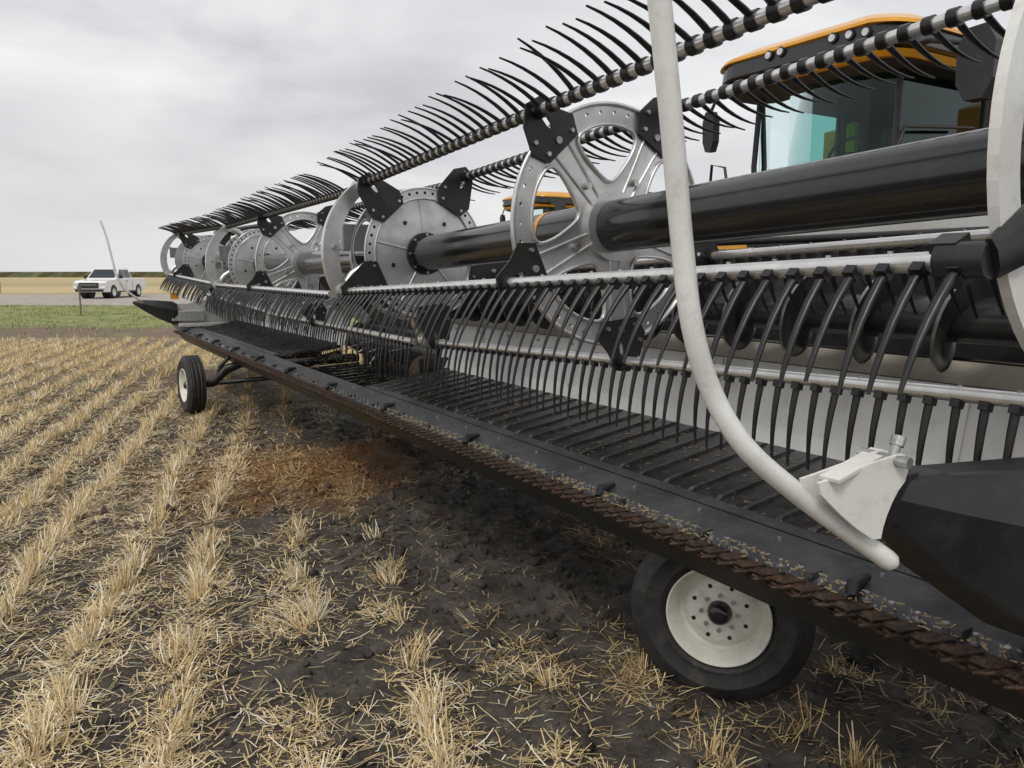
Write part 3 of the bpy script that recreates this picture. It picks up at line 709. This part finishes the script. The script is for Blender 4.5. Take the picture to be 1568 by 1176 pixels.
px,py,az,le,ln,wd,rn=map(cat,(px,py,az,le,ln,wd,rn))
print('standing',len(px))
blades('straw_stubble',px,py,ln,wd,le,az,smat,rn,-.01)
def loose(n,y0,y1,wmul,lmul):
    y=y0+(y1-y0)*RNG.uniform(0,1,n)**.9; x=RNG.uniform(-1,1,n)*(.80*y+1.2)
    q=(x*QX+y*QY)/RS; rowp=.5+.5*np.cos(2*math.pi*q)
    dens=vn(x*1.6,y*1.6,21)*.7+vn(x*6,y*6,22)*.6
    left=np.clip((-x-.3-.1*y)/2.0,0,1)
    keep=(RNG.uniform(0,1,n)<np.clip((dens-.46+.42*left)*2.0,.04,1)*(.25+.75*rowp)*(1-.5*under(x,y))*(1-.82*bare(x,y)))&(x<9)
    x=x[keep];y=y[keep];m=len(x)
    return x,y,RNG.uniform(.015,.12,m)*lmul,RNG.uniform(.002,.0052,m)*wmul
A=[loose(220000,1.0,6.2,1,1),loose(210000,6,12,1.5,1.1),loose(120000,12,20,2.4,1.3)]
x=cat([a[0] for a in A]);y=cat([a[1] for a in A]);l=cat([a[2] for a in A]);w=cat([a[3] for a in A]);m=len(x)
print('loose',m)
lean=R(90)-np.abs(RNG.normal(0,.18,m)); 
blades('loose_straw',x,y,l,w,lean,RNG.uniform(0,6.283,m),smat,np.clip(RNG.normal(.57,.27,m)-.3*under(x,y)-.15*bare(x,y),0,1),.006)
n=11000; ph=RNG.uniform(0,6.283,n); rr=np.abs(RNG.normal(0,.75,n)); x=-1.9+rr*np.cos(ph)*.95; y=6.4+rr*np.sin(ph)*1.1
cm=strawmat('orange_chaff',[(0,(.12,.052,.018)),(.5,(.31,.16,.055)),(1,(.58,.38,.17))])
blades('chaff_pile',x,y,RNG.uniform(.01,.05,n),RNG.uniform(.003,.008,n),R(90)-np.abs(RNG.normal(0,.3,n)),RNG.uniform(0,6.283,n),cm,RNG.uniform(0,1,n),.008)
n=22000; y=1.3+9*RNG.uniform(0,1,n); x=RNG.uniform(-1,1,n)*(.8*y+1); k=RNG.uniform(0,1,n)<.2+.8*bare(x,y); x=x[k];y=y[k];n=len(x); sz=np.abs(RNG.normal(.0,.016,n))+.004
oc=np.array([(1,0,0),(0,1,0),(-1,0,0),(0,-1,0),(0,0,1),(0,0,-1)],float)
P=oc[None]*sz[:,None,None]*RNG.uniform(.6,1.3,(n,6,1)); P=P+np.stack([x,y,gh(x,y)+sz*.2],1)[:,None]
i=(np.arange(n)*6)[:,None,None]; tri=np.array([(0,1,4),(1,2,4),(2,3,4),(3,0,4),(1,0,5),(2,1,5),(3,2,5),(0,3,5)])[None]
npmesh('soil_clods',P.reshape(-1,3),(i+tri).reshape(-1,3),gm,True,np.ones(n*6))
n=26000; y=RNG.uniform(20,41,n); x=RNG.uniform(-1,-.1,n)*(.85*y)
k=RNG.uniform(0,1,n)<np.clip((vn(x*.5,y*.5,31)-.25)*1.5,.05,1)*np.clip((y-21)/6,.12,1); x=x[k];y=y[k];n=len(x)
gmt=strawmat('verge_grass',[(0,(.12,.17,.035)),(.5,(.23,.28,.08)),(.75,(.42,.38,.18)),(1,(.56,.48,.27))])
blades('grass_verge',x,y,RNG.uniform(.04,.11,n),RNG.uniform(.012,.03,n),np.abs(RNG.normal(.3,.3,n)),RNG.uniform(0,6.283,n),gmt,RNG.uniform(0,1,n),-.01)
M['crop']=pm('standing_crop',(.085,.095,.045),(.15,.145,.075),.3,.95,0,0)
dc=MB(); pts=np.arange(-700,700,4.0); vs=[]
for x in pts:
    hh=1.9+random.uniform(-.2,.25); vs+=[(x,300,-.2),(x,300+random.uniform(-1,1),hh),(x,380,hh+.2)]
dc.add(vs,[f for i in range(len(pts)-1) for f in((i*3,i*3+3,i*3+4,i*3+1),(i*3+1,i*3+4,i*3+5,i*3+2))],'crop'); dc.obj('distant_crop')
fn=MB()
for i in range(14):
    x=-66+i*7.5; y=66; fn.cyl((x,y,0),(x+random.uniform(-.04,.04),y,1.15),.03,'wood',6)
for z in(.6,1.05): fn.cyl((-66,66,z),(31.5,66,z),.005,'grey',4)
fn.obj('wire_fence')
f2=MB(); f2.cyl((-17.4,31.2,0),(-17.4,31.2,1.25),.03,'wood',8); f2.box((-17.4,31.2,1.1),(.16,.02,.14),'wood'); f2.obj('marker_post')
# ------------------------------------------------------------------ sky & light
W=bpy.data.worlds.new('World'); scene.world=W; W.use_nodes=True; nt=W.node_tree; N=nt.nodes; L=nt.links; N.clear()
sky=N.new('ShaderNodeTexSky'); sky.sky_type='NISHITA'; sky.sun_disc=False; sky.sun_elevation=R(52); sky.sun_rotation=R(200)
b1=N.new('ShaderNodeBackground'); b1.inputs[1].default_value=.08; L.new(sky.outputs[0],b1.inputs[0])
tc=N.new('ShaderNodeTexCoord'); sp=N.new('ShaderNodeSeparateXYZ'); L.new(tc.outputs['Generated'],sp.inputs[0])
mpg=N.new('ShaderNodeMapping'); mpg.inputs['Scale'].default_value=(1,1,3.2); mpg.inputs['Location'].default_value=(.6,.2,.1); L.new(tc.outputs['Generated'],mpg.inputs[0])
n1=N.new('ShaderNodeTexNoise'); n1.inputs['Scale'].default_value=2.2; n1.inputs['Detail'].default_value=6; n1.inputs['Roughness'].default_value=.5; n1.inputs['Distortion'].default_value=.4; L.new(mpg.outputs[0],n1.inputs['Vector'])
cr=N.new('ShaderNodeValToRGB'); e=cr.color_ramp.elements; e[0].position=.32; e[0].color=(.52,.525,.55,1); e[1].position=.66; e[1].color=(.95,.95,.96,1); L.new(n1.outputs['Fac'],cr.inputs[0])
hz=N.new('ShaderNodeMapRange'); hz.interpolation_type='SMOOTHSTEP'
for k,v in zip(('From Min','From Max','To Min','To Max'),(0,.25,.6,0)): hz.inputs[k].default_value=v
L.new(sp.outputs['Z'],hz.inputs['Value'])
mx=N.new('ShaderNodeMixRGB'); mx.inputs[2].default_value=(.86,.855,.86,1); L.new(hz.outputs[0],mx.inputs[0]); L.new(cr.outputs[0],mx.inputs[1])
b2=N.new('ShaderNodeBackground'); b2.inputs[1].default_value=1.0; L.new(mx.outputs[0],b2.inputs[0])
ms=N.new('ShaderNodeMixShader'); ms.inputs[0].default_value=.94; L.new(b1.outputs[0],ms.inputs[1]); L.new(b2.outputs[0],ms.inputs[2])
o=N.new('ShaderNodeOutputWorld'); L.new(ms.outputs[0],o.inputs[0])
sl=bpy.data.lights.new('sun','SUN'); sl.energy=1.5; sl.angle=R(20); sl.color=(1,.97,.92); so=bpy.data.objects.new('sun',sl); scene.collection.objects.link(so)
so.rotation_euler=(R(38),0,R(-20))
scene.view_settings.view_transform='Standard'; scene.view_settings.look='None'; scene.view_settings.exposure=0
